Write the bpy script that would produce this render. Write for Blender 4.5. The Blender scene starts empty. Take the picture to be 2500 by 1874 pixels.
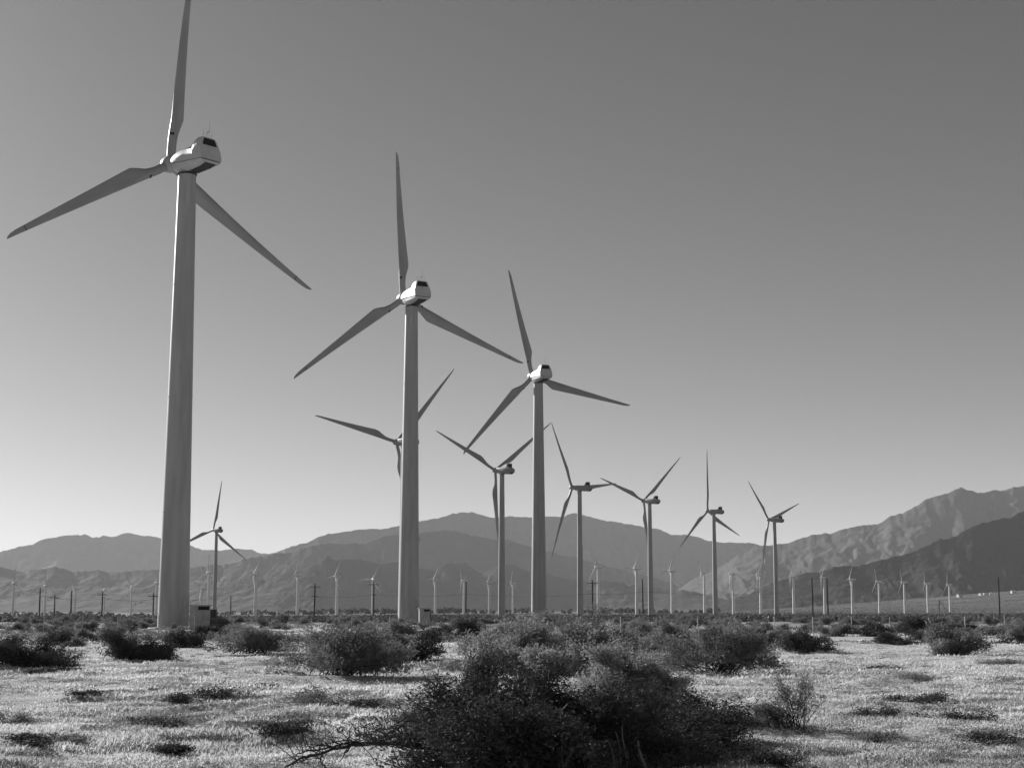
import bpy, math, random
import numpy as np
from mathutils import Vector, Matrix

random.seed(7)
RNG = np.random.default_rng(11)
SC = bpy.context.scene
COL = SC.collection
R = math.radians

# ------------------------------------------------------------------ camera
FPX, CH, PITCH = 3750.0, 1.7, math.atan((1490 - 937) / 3750.0)
cam_d = bpy.data.cameras.new('camera')
cam_d.sensor_width = 36.0
cam_d.lens = 36.0 * FPX / 2500.0
cam_d.clip_start, cam_d.clip_end = 0.5, 60000
cam = bpy.data.objects.new('camera', cam_d)
COL.objects.link(cam)
cam.location = (0, 0, CH)
cam.rotation_euler = (math.pi / 2 + PITCH, 0, 0)
SC.camera = cam

# ------------------------------------------------------------------ sky, sun, exposure
SUN_EL, SUN_AZ = R(21), R(41.5)          # azimuth measured to the left of the view axis (+Y)
world = bpy.data.worlds.new('World')
SC.world = world
world.use_nodes = True
nt = world.node_tree
nt.nodes.clear()
sky = nt.nodes.new('ShaderNodeTexSky')
sky.sky_type = 'NISHITA'
sky.sun_disc = False
sky.sun_elevation = SUN_EL
sky.sun_rotation = -SUN_AZ
sky.altitude = 300
sky.air_density = 1.0
sky.dust_density = 0.4
sky.ozone_density = 1.0
# black-and-white film behind an orange filter: the sky's channels are mixed to one grey
sep = nt.nodes.new('ShaderNodeSeparateColor')
nt.links.new(sky.outputs[0], sep.inputs[0])
def wmul(sock, k):
    n = nt.nodes.new('ShaderNodeMath'); n.operation = 'MULTIPLY'; n.inputs[1].default_value = k
    nt.links.new(sock, n.inputs[0]); return n.outputs[0]
def wadd(a, b):
    n = nt.nodes.new('ShaderNodeMath'); n.operation = 'ADD'
    nt.links.new(a, n.inputs[0]); nt.links.new(b, n.inputs[1]); return n.outputs[0]
grey = wadd(wadd(wmul(sep.outputs[0], 0.77), wmul(sep.outputs[1], 0.07)), wmul(sep.outputs[2], -0.125))
bg = nt.nodes.new('ShaderNodeBackground')
bg.inputs['Strength'].default_value = 0.05
nt.links.new(grey, bg.inputs['Color'])
wo = nt.nodes.new('ShaderNodeOutputWorld')
nt.links.new(bg.outputs[0], wo.inputs['Surface'])

sun_d = bpy.data.lights.new('sun', 'SUN')
sun_d.energy = 5.0
sun_d.angle = R(0.53)
sun_d.color = (1.0, 1.0, 1.0)
sun = bpy.data.objects.new('sun', sun_d)
COL.objects.link(sun)
sdir = Vector((-math.sin(SUN_AZ) * math.cos(SUN_EL), math.cos(SUN_AZ) * math.cos(SUN_EL), math.sin(SUN_EL)))
sun.rotation_euler = sdir.to_track_quat('Z', 'Y').to_euler()
sun.location = (-60, 60, 60)

SC.view_settings.view_transform = 'Standard'
SC.view_settings.look = 'None'
SC.view_settings.exposure = 0.85
SC.view_settings.gamma = 1.0
SC.view_settings.use_curve_mapping = False
SC.cycles.max_bounces = 8
SC.cycles.transparent_max_bounces = 8
SC.cycles.volume_bounces = 1

# ------------------------------------------------------------------ helpers
def place(px, py, y):
    """world point on the sight line of photo pixel (px, py) at depth y: used to turn measurements into metres"""
    cx, cy = px - 1250.0, 937.0 - py
    wy = FPX * math.cos(PITCH) - cy * math.sin(PITCH)
    wz = FPX * math.sin(PITCH) + cy * math.cos(PITCH)
    return (cx / wy * y, y, CH + wz / wy * y)

def hash2(ix, iy, s):
    n = (ix.astype(np.int64) * 374761393 + iy.astype(np.int64) * 668265263 + s * 974634777) & 0xffffffff
    n = ((n ^ (n >> 13)) * 1274126177) & 0xffffffff
    n = (n ^ (n >> 16)) & 0xffffffff
    return n / 4294967295.0

def vnoise(x, y, s=0):
    x = np.asarray(x, float); y = np.asarray(y, float)
    ix = np.floor(x); iy = np.floor(y)
    fx = x - ix; fy = y - iy
    fx = fx * fx * fx * (fx * (fx * 6 - 15) + 10); fy = fy * fy * fy * (fy * (fy * 6 - 15) + 10)
    a = hash2(ix, iy, s); b = hash2(ix + 1, iy, s); c = hash2(ix, iy + 1, s); d = hash2(ix + 1, iy + 1, s)
    return (a + (b - a) * fx) * (1 - fy) + (c + (d - c) * fx) * fy

def fbm(x, y, s=0, oct=4, gain=.5):
    v = 0; a = 1; t = 0
    for i in range(oct):
        v = v + a * vnoise(x * 2 ** i + 17.3 * i, y * 2 ** i - 9.1 * i, s + i); t += a; a *= gain
    return v / t

def smooth(a, b, x):
    t = np.clip((np.asarray(x, float) - a) / (b - a), 0, 1)
    return t * t * (3 - 2 * t)

def terrain(x, y):
    x = np.asarray(x, float); y = np.asarray(y, float)
    r = np.hypot(x, y) + 1e-6
    az = x / np.maximum(y, 0.3 * r)
    near = 1 - smooth(70, 200, r)
    z = (fbm(x / 14, y / 14, 3, 3) - .5) * .34 * (1 - smooth(150, 600, r))
    z = z + (fbm(x / 1.9, y / 1.5, 9, 3) - .5) * .17 * near
    hum = fbm(x / 1.0, y / .6, 21, 2)
    z = z + np.minimum(np.maximum(hum - .50, 0), .16) * .62 * (1 - smooth(40, 95, r)) * smooth(.36, .62, fbm(x / 3.5, y / 3.0, 33, 2))
    z = z * smooth(3, 9, r)
    low = 1.2 + 4.0 * smooth(-.02, -.28, az)
    z = z - low * smooth(250, 1150, r)
    fan = smooth(.10, .40, az) * smooth(1350, 3400, r) * 50
    z = z + fan + (fbm(x / 90, y / 90, 40, 3) - .5) * 3.5 * smooth(1300, 2200, r)
    return z

def mesh_obj(name, verts, faces, mat, parent=None, smooth_angle=None, loc=None):
    me = bpy.data.meshes.new(name)
    if isinstance(faces, np.ndarray):
        v = np.asarray(verts, np.float32); f = faces.astype(np.int32); k = f.shape[1]
        me.vertices.add(len(v)); me.vertices.foreach_set('co', v.ravel())
        me.loops.add(f.size); me.loops.foreach_set('vertex_index', f.ravel())
        me.polygons.add(len(f))
        me.polygons.foreach_set('loop_start', np.arange(0, f.size, k, dtype=np.int32))
        me.polygons.foreach_set('loop_total', np.full(len(f), k, np.int32))
        me.update(calc_edges=True)
    else:
        me.from_pydata([tuple(map(float, v)) for v in verts], [], faces)
    me.validate()
    if smooth_angle is not None:
        me.polygons.foreach_set('use_smooth', [True] * len(me.polygons))
        try: me.set_sharp_from_angle(angle=R(smooth_angle))
        except Exception: pass
    me.materials.append(mat)
    return link(name, me, parent, loc)

def link(name, me, parent=None, loc=None):
    o = bpy.data.objects.new(name, me)
    COL.objects.link(o)
    if parent is not None: o.parent = parent
    if loc is not None: o.location = loc
    return o

def tag(o, label=None, cat=None, group=None, kind=None):
    if label: o['label'] = label
    if cat: o['category'] = cat
    if group: o['group'] = group
    if kind: o['kind'] = kind
    return o

def empty(name, loc, rz=0.0):
    o = bpy.data.objects.new(name, None)
    COL.objects.link(o)
    o.location = loc; o.rotation_euler = (0, 0, rz)
    o.empty_display_size = .5
    return o

class MB:
    def __init__(s): s.v = []; s.f = []
    def add(s, vs, fs):
        n = len(s.v); s.v += [tuple(v) for v in vs]; s.f += [tuple(i + n for i in f) for f in fs]
    def box(s, x0, x1, y0, y1, z0, z1):
        s.add([(x0,y0,z0),(x1,y0,z0),(x1,y1,z0),(x0,y1,z0),(x0,y0,z1),(x1,y0,z1),(x1,y1,z1),(x0,y1,z1)],
              [(0,3,2,1),(4,5,6,7),(0,1,5,4),(1,2,6,5),(2,3,7,6),(3,0,4,7)])
    def lathe(s, prof, n=24, axis='Z', cap=True):
        vs = []
        for (r, h) in prof:
            for k in range(n):
                a = 2 * math.pi * k / n
                if axis == 'Z': vs.append((r * math.cos(a), r * math.sin(a), h))
                else: vs.append((r * math.cos(a), h, -r * math.sin(a)))
        fs = []
        for i in range(len(prof) - 1):
            for k in range(n):
                k2 = (k + 1) % n
                fs.append((i*n+k, i*n+k2, (i+1)*n+k2, (i+1)*n+k))
        if cap:
            fs.append(tuple(reversed(range(n)))); fs.append(tuple((len(prof)-1)*n + k for k in range(n)))
        s.add(vs, fs)
    def tube(s, pts, rads, n=5):
        vs = []; fs = []
        pts = [Vector(p) for p in pts]
        for i, p in enumerate(pts):
            t = (pts[min(i+1, len(pts)-1)] - pts[max(i-1, 0)]).normalized()
            u = t.cross(Vector((.13, .31, .94))).normalized(); w = t.cross(u)
            r = rads[i] if isinstance(rads, (list, tuple)) else rads
            for k in range(n):
                a = 2 * math.pi * k / n
                vs.append(p + u * (r * math.cos(a)) + w * (r * math.sin(a)))
        for i in range(len(pts) - 1):
            for k in range(n):
                k2 = (k + 1) % n
                fs.append((i*n+k, i*n+k2, (i+1)*n+k2, (i+1)*n+k))
        fs.append(tuple(reversed(range(n)))); fs.append(tuple((len(pts)-1)*n + k for k in range(n)))
        s.add(vs, fs)
    def build(s, name, mat, parent=None, smooth_angle=None, loc=None):
        return mesh_obj(name, s.v, s.f, mat, parent, smooth_angle, loc)

# ------------------------------------------------------------------ materials (all neutral greys)
def material(name, lo, hi, scale=1.0, rough=.8, detail=6, spec=.3, bump=0.0, bscale=None, transl=0.0,
             stretch=(1, 1, 1), lo_pos=.35, hi_pos=.65, extra=None, per_island=0.0):
    m = bpy.data.materials.new(name); m.use_nodes = True
    t = m.node_tree; b = t.nodes['Principled BSDF']
    tc = t.nodes.new('ShaderNodeTexCoord'); mp = t.nodes.new('ShaderNodeMapping')
    mp.inputs['Scale'].default_value = stretch
    t.links.new(tc.outputs['Object'], mp.inputs[0])
    nz = t.nodes.new('ShaderNodeTexNoise'); nz.inputs['Scale'].default_value = scale; nz.inputs['Detail'].default_value = detail
    nz.inputs['Roughness'].default_value = .6
    t.links.new(mp.outputs[0], nz.inputs['Vector'])
    cr = t.nodes.new('ShaderNodeValToRGB')
    cr.color_ramp.elements[0].position = lo_pos; cr.color_ramp.elements[1].position = hi_pos
    cr.color_ramp.elements[0].color = (lo, lo, lo, 1); cr.color_ramp.elements[1].color = (hi, hi, hi, 1)
    t.links.new(nz.outputs[0], cr.inputs[0])
    col = cr.outputs[0]
    if extra:                      # second, larger pattern multiplied in: (scale, low, high)
        n2 = t.nodes.new('ShaderNodeTexNoise'); n2.inputs['Scale'].default_value = extra[0]; n2.inputs['Detail'].default_value = 4
        t.links.new(mp.outputs[0], n2.inputs['Vector'])
        mr = t.nodes.new('ShaderNodeMapRange')
        mr.inputs[1].default_value = .38; mr.inputs[2].default_value = .62
        mr.inputs[3].default_value = extra[1]; mr.inputs[4].default_value = extra[2]
        t.links.new(n2.outputs[0], mr.inputs[0])
        mx = t.nodes.new('ShaderNodeMix'); mx.data_type = 'RGBA'; mx.blend_type = 'MULTIPLY'; mx.inputs[0].default_value = 1
        t.links.new(col, mx.inputs[6]); t.links.new(mr.outputs[0], mx.inputs[7]); col = mx.outputs[2]
    if per_island:
        g = t.nodes.new('ShaderNodeNewGeometry')
        mr = t.nodes.new('ShaderNodeMapRange')
        mr.inputs[3].default_value = 1 - per_island; mr.inputs[4].default_value = 1 + per_island
        t.links.new(g.outputs['Random Per Island'], mr.inputs[0])
        mx = t.nodes.new('ShaderNodeMix'); mx.data_type = 'RGBA'; mx.blend_type = 'MULTIPLY'; mx.inputs[0].default_value = 1
        t.links.new(col, mx.inputs[6]); t.links.new(mr.outputs[0], mx.inputs[7]); col = mx.outputs[2]
    t.links.new(col, b.inputs['Base Color'])
    b.inputs['Roughness'].default_value = rough
    b.inputs['Specular IOR Level'].default_value = spec
    if bump:
        bn = t.nodes.new('ShaderNodeTexNoise'); bn.inputs['Scale'].default_value = bscale or scale * 4; bn.inputs['Detail'].default_value = 6
        t.links.new(mp.outputs[0], bn.inputs['Vector'])
        bp = t.nodes.new('ShaderNodeBump'); bp.inputs['Strength'].default_value = 1; bp.inputs['Distance'].default_value = bump
        t.links.new(bn.outputs[0], bp.inputs['Height']); t.links.new(bp.outputs[0], b.inputs['Normal'])
    if transl:
        tr = t.nodes.new('ShaderNodeBsdfTranslucent'); t.links.new(col, tr.inputs[0])
        ms = t.nodes.new('ShaderNodeMixShader'); ms.inputs[0].default_value = transl
        out = t.nodes['Material Output']
        t.links.new(b.outputs[0], ms.inputs[1]); t.links.new(tr.outputs[0], ms.inputs[2]); t.links.new(ms.outputs[0], out.inputs[0])
    return m

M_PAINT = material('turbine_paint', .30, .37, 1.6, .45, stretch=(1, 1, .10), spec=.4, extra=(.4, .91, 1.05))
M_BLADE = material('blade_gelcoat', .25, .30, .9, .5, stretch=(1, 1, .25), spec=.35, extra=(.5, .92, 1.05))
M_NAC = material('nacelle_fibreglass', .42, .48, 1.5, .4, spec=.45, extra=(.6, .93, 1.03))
M_PAINT_C = material('sunlit_white_paint', .74, .80, 1.3, .5, stretch=(1, 1, .12))  # whiter paint, raised further so the far turbines read as sunlit
M_NAC_B = material('unlit_nacelle_fibreglass', .25, .30, 1.5, .5, extra=(.6, .93, 1.03))  # nacelle colour darkened to stand for its unlit side
M_DARK = material('dark_steel', .025, .045, 3, .6)
M_BLACK = material('vent_shadow_mesh', .008, .014, 8, .9)
M_SEAM = material('seam_gasket', .05, .07, 5, .8)
M_CONC = material('concrete', .34, .44, 2.0, .9, bump=.01)
M_WOOD = material('creosoted_timber', .022, .05, 1.5, .9, stretch=(6, 6, .5))
M_GALV = material('galvanised_steel', .30, .42, 4, .6)
M_WIRE = material('weathered_wire', .05, .07, 4, .7)
M_CAB = material('cabinet_paint', .33, .42, 1.4, .6, extra=(.8, .88, 1.05))
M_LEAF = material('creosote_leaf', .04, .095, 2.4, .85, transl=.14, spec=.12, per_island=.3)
M_LEAF_LIT = material('sunlit_creosote_leaf', .20, .38, 2.0, .8, transl=.25, spec=.1, per_island=.3)  # paler copy of the creosote leaf: sunlight on the bush tops put into the colour
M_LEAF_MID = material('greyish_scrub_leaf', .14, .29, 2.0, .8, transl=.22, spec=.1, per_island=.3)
M_LEAF_PALE = material('saltbush_leaf', .13, .21, 3.0, .7, transl=.25, per_island=.3)
M_DRY = material('dry_weed', .12, .24, 5, .8, transl=.2, per_island=.35)
M_BARK = material('shrub_bark', .03, .07, 9, .9)
M_BARK_PALE = material('bleached_stem', .13, .24, 30, .85, bump=.006, bscale=90)
M_GRASS = material('dry_grass', .52, .68, 1.1, .9, transl=.45, spec=.05, per_island=.10, extra=(.3, .80, 1.08))
M_STONE = material('white_stone', .6, .75, 8, .8, bump=.01)
M_HOUSE = material('white_stucco', .38, .48, 1, .8)
M_ROOF = material('roof_sheet', .3, .4, 1, .7)
M_TREE = material('far_tree_leaf', .035, .06, .2, .9, per_island=.3)
M_SCRUB = material('far_scrub_leaf', .07, .13, .3, .9, transl=.15, per_island=.35)

def ground_material():
    m = bpy.data.materials.new('desert_soil'); m.use_nodes = True
    t = m.node_tree; b = t.nodes['Principled BSDF']
    b.inputs['Roughness'].default_value = .95; b.inputs['Specular IOR Level'].default_value = .15
    tc = t.nodes.new('ShaderNodeTexCoord')
    def noise(s, d=5):
        n = t.nodes.new('ShaderNodeTexNoise'); n.inputs['Scale'].default_value = s; n.inputs['Detail'].default_value = d
        n.inputs['Roughness'].default_value = .65
        t.links.new(tc.outputs['Object'], n.inputs['Vector']); return n.outputs[0]
    def rng(s, a, b_, c, d):
        n = t.nodes.new('ShaderNodeMapRange'); t.links.new(s, n.inputs[0])
        for i, v in enumerate((a, b_, c, d)): n.inputs[i + 1].default_value = v
        return n.outputs[0]
    def mul(a, b_):
        n = t.nodes.new('ShaderNodeMath'); n.operation = 'MULTIPLY'
        t.links.new(a, n.inputs[0]); t.links.new(b_, n.inputs[1]); return n.outputs[0]
    c = rng(noise(5.0, 7), .3, .7, .48, .66)
    c = mul(c, rng(noise(.55, 4), .35, .65, .74, 1.1))
    c = mul(c, rng(noise(.035, 4), .35, .65, .82, 1.08))
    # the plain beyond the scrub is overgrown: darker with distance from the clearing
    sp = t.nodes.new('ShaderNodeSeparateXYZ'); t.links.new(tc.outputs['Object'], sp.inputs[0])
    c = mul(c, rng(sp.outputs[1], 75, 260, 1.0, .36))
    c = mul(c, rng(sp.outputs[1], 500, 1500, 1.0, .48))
    c = mul(c, rng(noise(.012, 8), .38, .62, .55, 1.25))
    t.links.new(c, b.inputs['Base Color'])
    bp = t.nodes.new('ShaderNodeBump'); bp.inputs['Distance'].default_value = .04
    t.links.new(noise(7, 6), bp.inputs['Height']); t.links.new(bp.outputs[0], b.inputs['Normal'])
    return m
M_GROUND = ground_material()

def rock_material(name, lo, hi, scale, light):
    m = bpy.data.materials.new(name); m.use_nodes = True
    t = m.node_tree; b = t.nodes['Principled BSDF']
    b.inputs['Roughness'].default_value = 1; b.inputs['Specular IOR Level'].default_value = .05
    tc = t.nodes.new('ShaderNodeTexCoord')
    n = t.nodes.new('ShaderNodeTexNoise'); n.inputs['Scale'].default_value = scale; n.inputs['Detail'].default_value = 9; n.inputs['Roughness'].default_value = .68
    t.links.new(tc.outputs['Object'], n.inputs['Vector'])
    cr = t.nodes.new('ShaderNodeValToRGB'); e = cr.color_ramp.elements
    e[0].position = .32; e[0].color = (lo, lo, lo, 1); e[1].position = .66; e[1].color = (hi, hi, hi, 1)
    e2 = cr.color_ramp.elements.new(.74); e2.color = (light, light, light, 1)
    t.links.new(n.outputs[0], cr.inputs[0]); t.links.new(cr.outputs[0], b.inputs['Base Color'])
    bp = t.nodes.new('ShaderNodeBump'); bp.inputs['Distance'].default_value = 12
    n2 = t.nodes.new('ShaderNodeTexNoise'); n2.inputs['Scale'].default_value = scale * 6; n2.inputs['Detail'].default_value = 6
    t.links.new(tc.outputs['Object'], n2.inputs['Vector']); t.links.new(n2.outputs[0], bp.inputs['Height'])
    t.links.new(bp.outputs[0], b.inputs['Normal'])
    return m
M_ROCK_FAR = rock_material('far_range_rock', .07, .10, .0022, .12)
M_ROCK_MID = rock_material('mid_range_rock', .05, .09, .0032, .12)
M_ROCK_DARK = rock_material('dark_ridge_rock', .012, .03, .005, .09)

# ------------------------------------------------------------------ ground: one sheet to the horizon
def build_ground():
    rad = [3.0]
    while rad[-1] < 11: rad.append(rad[-1] * 1.05)
    while rad[-1] < 85: rad.append(rad[-1] * 1.0058)
    while rad[-1] < 400: rad.append(rad[-1] * 1.02)
    while rad[-1] < 21000: rad.append(rad[-1] * 1.05)
    rad = np.array(rad)
    fine = np.linspace(-R(24), R(24), 171)
    coarse = np.linspace(R(24), 2 * math.pi - R(24), 60)[1:-1]
    ang = np.concatenate([fine, coarse]); n = len(ang)
    A, Q = np.meshgrid(ang, rad)
    X = Q * np.sin(A); Y = Q * np.cos(A)
    Z = terrain(X, Y)
    V = np.stack([X, Y, Z], -1).reshape(-1, 3)
    V = np.vstack([V, [[0, 0, 0]]])
    i = np.arange(len(rad) - 1)[:, None] * n; j = np.arange(n)[None, :]; j2 = (j + 1) % n
    F = np.stack([i + j, i + n + j, i + n + j2, i + j2], -1).reshape(-1, 4)
    F = F[:, ::-1]
    # orientation: make normals face up
    o = mesh_obj('ground', V, F, M_GROUND, smooth_angle=180)
    me = o.data
    if me.polygons[len(me.polygons)//2].normal.z < 0: me.flip_normals()
    c = len(V) - 1
    mesh_obj_fan = MB(); mesh_obj_fan.add([(*V[k],) for k in range(n)] + [(0, 0, float(terrain(0., 3.)))], [(n, (k + 1) % n, k) for k in range(n)])
    f = mesh_obj_fan.build('ground_patch_under_camera', M_GROUND)
    tag(o, kind='structure'); tag(f, kind='structure')
build_ground()

# ------------------------------------------------------------------ mountains
def ridge(name, pts, D, front, back, mat, seed, wav, amp, jit=1.2, label=None):
    pts = sorted(pts)
    px = np.array([p[0] for p in pts], float); py = np.array([p[1] for p in pts], float)
    P = np.arange(px[0], px[-1] + 1, 3.2)
    hy = np.interp(P, px, py)
    jt = (fbm(P / 26, P * 0 + seed, seed, 4) - .5) * 2 * jit * 2.2 + (fbm(P / 9, P * 0 + seed, seed + 5, 3) - .5) * jit * 2.0
    sm = np.convolve(np.pad(hy, 14, mode='edge'), np.ones(29) / 29, 'valid')
    base = np.array([place(a, b, D) for a, b in zip(P, hy)])
    X0 = base[:, 0]; H = base[:, 2] + 6
    Hs = H * 0 + np.array([place(a, b, D)[2] for a, b in zip(P, sm)]) + 6
    Hj = jt * D / FPX
    Hc = H
    nf, nb = 96, 10
    ts = np.concatenate([np.linspace(0, 1, nf), 1 + np.linspace(0, 1, nb + 1)[1:]])
    rows = []
    for t in ts:
        if t <= 1:
            Yd = D - front * (1 - t)
        else:
            Yd = D + back * (t - 1)
        Xd = X0 * (Yd / D)
        if t <= 1:
            wx = Xd / wav + (1 - t) * .7 * (fbm(Xd / wav / 2, Xd * 0 + Yd / wav / 2, seed + 3, 2) - .5) * 3
            n1 = 1 - np.abs(2 * fbm(wx, np.full_like(Xd, Yd / wav * .35), seed + 9, 5, .55) - 1) * 1.6
            n2 = fbm(Xd / wav * 3, np.full_like(Xd, Yd / wav * 2.2), seed + 20, 4)
            H = (Hs + (Hc - Hs) * t ** 5) + Hj * t ** 6
            n3 = 1 - np.abs(2 * fbm(Xd / wav * 3.4 + n2, np.full_like(Xd, Yd / wav * 1.3), seed + 31, 4, .6) - 1) * 1.5
            z = H * (t ** 1.15) * (1 - amp * (1 - t ** 3) * (1 - n1)) + H * amp * .30 * (n2 - .5) * (1 - t ** 2) * t * 2 - H * .11 * (amp / .4) * (1 - n3) * (1 - t ** 4)
        else:
            H = Hc + Hj
            z = H * (1 - (t - 1)) * (1 - .2 * (t - 1))
        rows.append(np.stack([Xd, np.full_like(Xd, Yd), z - 6], -1))
    V = np.array(rows); nr, nc = V.shape[:2]
    V = V.reshape(-1, 3)
    i = np.arange(nr - 1)[:, None] * nc; j = np.arange(nc - 1)[None, :]
    F = np.stack([i + j, i + j + 1, i + nc + j + 1, i + nc + j], -1).reshape(-1, 4)
    o = mesh_obj(name, V, F, mat, smooth_angle=60)
    tag(o, label, None, None, 'structure')
    return o

ridge('mountain_range', [(-900,1400),(-400,1360),(-150,1352),(0,1345),(43,1334),(78,1327),(100,1317),(162,1308),(208,1305),(224,1311),(249,1308),(268,1312),(299,1301),(318,1301),(341,1305),(373,1308),(402,1318),(469,1334),(509,1341),(550,1343),(584,1338),(610,1340),(640,1351),(700,1362),(850,1400),(1100,1450)],
      12000, 1150, 2500, M_ROCK_FAR, 101, 420, .26, 1.6)
ridge('mountain_range', [(300,1470),(450,1410),(520,1385),(600,1362),(640,1352),(664,1350),(710,1335),(745,1324),(779,1309),(803,1302),(846,1295),(869,1293),(927,1292),(973,1283),(1022,1272),(1074,1264),(1106,1254),(1129,1250),(1138,1248),(1155,1250),(1193,1260),(1238,1262),(1295,1263),(1330,1260),(1374,1261),(1402,1253),(1420,1257),(1449,1262),(1481,1270),(1521,1277),(1570,1285),(1605,1290),(1643,1306),(1666,1305),(1703,1311),(1732,1319),(1807,1325),(1840,1328),(1900,1340),(2000,1390),(2200,1450)],
      9200, 900, 2300, M_ROCK_FAR, 202, 380, .24, 1.6)
ridge('mountain_range', [(-900,1420),(-300,1380),(0,1384),(29,1389),(64,1397),(75,1387),(116,1387),(133,1383),(156,1387),(179,1395),(243,1390),(260,1395),(307,1395),(396,1390),(469,1382),(550,1376),(607,1361),(687,1350),(730,1343),(762,1331),(800,1324),(840,1328),(889,1324),(936,1309),(973,1306),(1034,1298),(1074,1296),(1115,1295),(1135,1301),(1164,1309),(1202,1319),(1235,1315),(1295,1337),(1330,1345),(1420,1362),(1500,1385),(1600,1410),(1750,1470),(1850,1489)],
      7000, 560, 1300, M_ROCK_MID, 303, 300, .17, 1.7)
ridge('mountain_range', [(-900,1460),(0,1462),(200,1455),(400,1446),(600,1422),(695,1400),(762,1380),(800,1357),(814,1366),(878,1364),(927,1377),(973,1372),(1019,1386),(1063,1392),(1086,1377),(1135,1373),(1150,1386),(1179,1400),(1202,1389),(1236,1377),(1261,1383),(1301,1398),(1368,1409),(1408,1418),(1489,1418),(1560,1428),(1700,1444),(1800,1472),(1880,1490)],
      5400, 300, 900, M_ROCK_MID, 404, 220, .14, 1.7)
ridge('mountain_range', [(1560,1480),(1650,1440),(1700,1410),(1780,1370),(1820,1345),(1860,1331),(1920,1327),(1977,1308),(2018,1302),(2028,1304),(2050,1295),(2091,1284),(2145,1278),(2173,1261),(2202,1253),(2237,1235),(2259,1220),(2287,1209),(2313,1205),(2343,1191),(2370,1197),(2401,1201),(2430,1196),(2442,1199),(2468,1191),(2500,1185),(2600,1172),(2800,1180),(3400,1260)],
      6600, 1150, 2000, M_ROCK_MID, 505, 300, .32, 1.7)
ridge('mountain_range', [(1700,1492),(1760,1476),(1800,1459),(1832,1451),(1870,1428),(1927,1409),(1965,1397),(2003,1394),(2028,1386),(2060,1378),(2085,1381),(2116,1376),(2142,1368),(2192,1356),(2234,1346),(2259,1334),(2294,1316),(2319,1315),(2351,1296),(2389,1280),(2433,1270),(2465,1261),(2490,1249),(2520,1243),(2600,1225),(2800,1215),(3400,1300)],
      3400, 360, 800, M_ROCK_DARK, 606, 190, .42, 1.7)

# ------------------------------------------------------------------ haze
def build_haze():
    m = bpy.data.materials.new('valley_air'); m.use_nodes = True
    t = m.node_tree; t.nodes.clear()
    v = t.nodes.new('ShaderNodeVolumePrincipled')
    v.inputs['Color'].default_value = (.9, .9, .9, 1)
    v.inputs['Density'].default_value = HAZE
    v.inputs['Anisotropy'].default_value = .0
    o = t.nodes.new('ShaderNodeOutputMaterial'); t.links.new(v.outputs[0], o.inputs['Volume'])
    b = MB(); b.box(-22500, 22500, -22500, 22500, -15, 900)
    tag(b.build('haze', m), kind='stuff')
HAZE = 3.5e-5
build_haze()

# ------------------------------------------------------------------ wind turbines
def loft(mb, secs, close=True):
    n = len(secs[0]); vs = [p for s in secs for p in s]; fs = []
    for i in range(len(secs) - 1):
        for k in range(n if close else n - 1):
            k2 = (k + 1) % n
            fs.append((i*n+k, i*n+k2, (i+1)*n+k2, (i+1)*n+k))
    fs.append(tuple(reversed(range(n)))); fs.append(tuple((len(secs)-1)*n + k for k in range(n)))
    mb.add(vs, fs)

def upper_sec(ym, yt, zs, zt, wm, wt, boxy=False):
    if boxy: L = [(wm, zs), (wm, zs + .45 * (zt - zs)), (wm * .985, zs + .80 * (zt - zs)), (wm * .93, zs + .95*(zt-zs)), (wt * .85, zt)]
    else: L = [(wm, zs), (wm, zs + .42 * (zt - zs)), (wm * .28 + wt * .72, zs + .86 * (zt - zs)), (wt * .97, zs + .955*(zt-zs)), (wt * .82, zt)]
    pts = []
    for (x, z) in L + [(-x, z) for (x, z) in reversed(L)]:
        f = (z - zs) / max(zt - zs, 1e-6)
        pts.append((x, ym + (yt - ym) * f, z))
    return pts
def lower_sec(y, zs, zb, wm, wb):
    L = [(wm, zs), (wm * .97, zs + .45 * (zb - zs)), (wb, zb + .06), (wb * .85, zb)]
    return [(x, y, z) for (x, z) in [(-a, c) for a, c in L] + list(reversed(L))]

def blade_mesh(L, root_r, chord, chord_r, tip_chord, bend, name):
    """leading edge towards -X, trailing edge towards +X (up blade seen from behind)"""
    sec = []
    rs = [.45, 1.2, .105*L, .15*L, .185*L, .225*L, .27*L, .33*L, .42*L, .52*L, .62*L, .72*L, .81*L, .885*L, .94*L, .975*L, .993*L, L]
    N = 14
    for r in rs:
        f = r / L
        if r <= .12 * L: c, th, circ = 2*root_r, 1.0, 1.0
        else:
            t = min(1, (r - .12*L) / (chord_r*L - .12*L)); t = t*t*(3-2*t)
            if r <= chord_r * L:
                c = 2*root_r + (chord - 2*root_r) * t
            else:
                g = (r - chord_r*L) / (L - chord_r*L)
                c = chord + (tip_chord - chord) * g ** .9
            if f > .94: c *= math.sqrt(max(0.02, 1 - ((f - .94) / .0605) ** 2))
            th = 1.0 + (.27 - 1.0) * t
            if f > chord_r: th = .27 - .12 * min(1, (f - chord_r) / .5)
            circ = 1 - t
        lead = -root_r * (1 - f) - .02
        if r <= .12*L: lead = -root_r
        cx = lead + c / 2
        tw = R(14) * (1 - f) ** 2 * (1 - circ)
        off = -bend * f * f
        ring = []
        for k in range(N):
            a = 2 * math.pi * k / N
            x = -math.cos(a) * c / 2
            yy = math.sin(a) * c * th / 2
            if circ < 1:       # thin the trailing half
                s = (x / (c / 2) + 1) / 2
                yy *= circ + (1 - circ) * (1.15 - 1.05 * s ** 1.2)
            X = cx + x * math.cos(tw) - yy * math.sin(tw); Y = x * math.sin(tw) + yy * math.cos(tw)
            ring.append((X, Y + off, r))
        sec.append(ring)
    mb = MB(); loft(mb, sec)
    return mb

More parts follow.
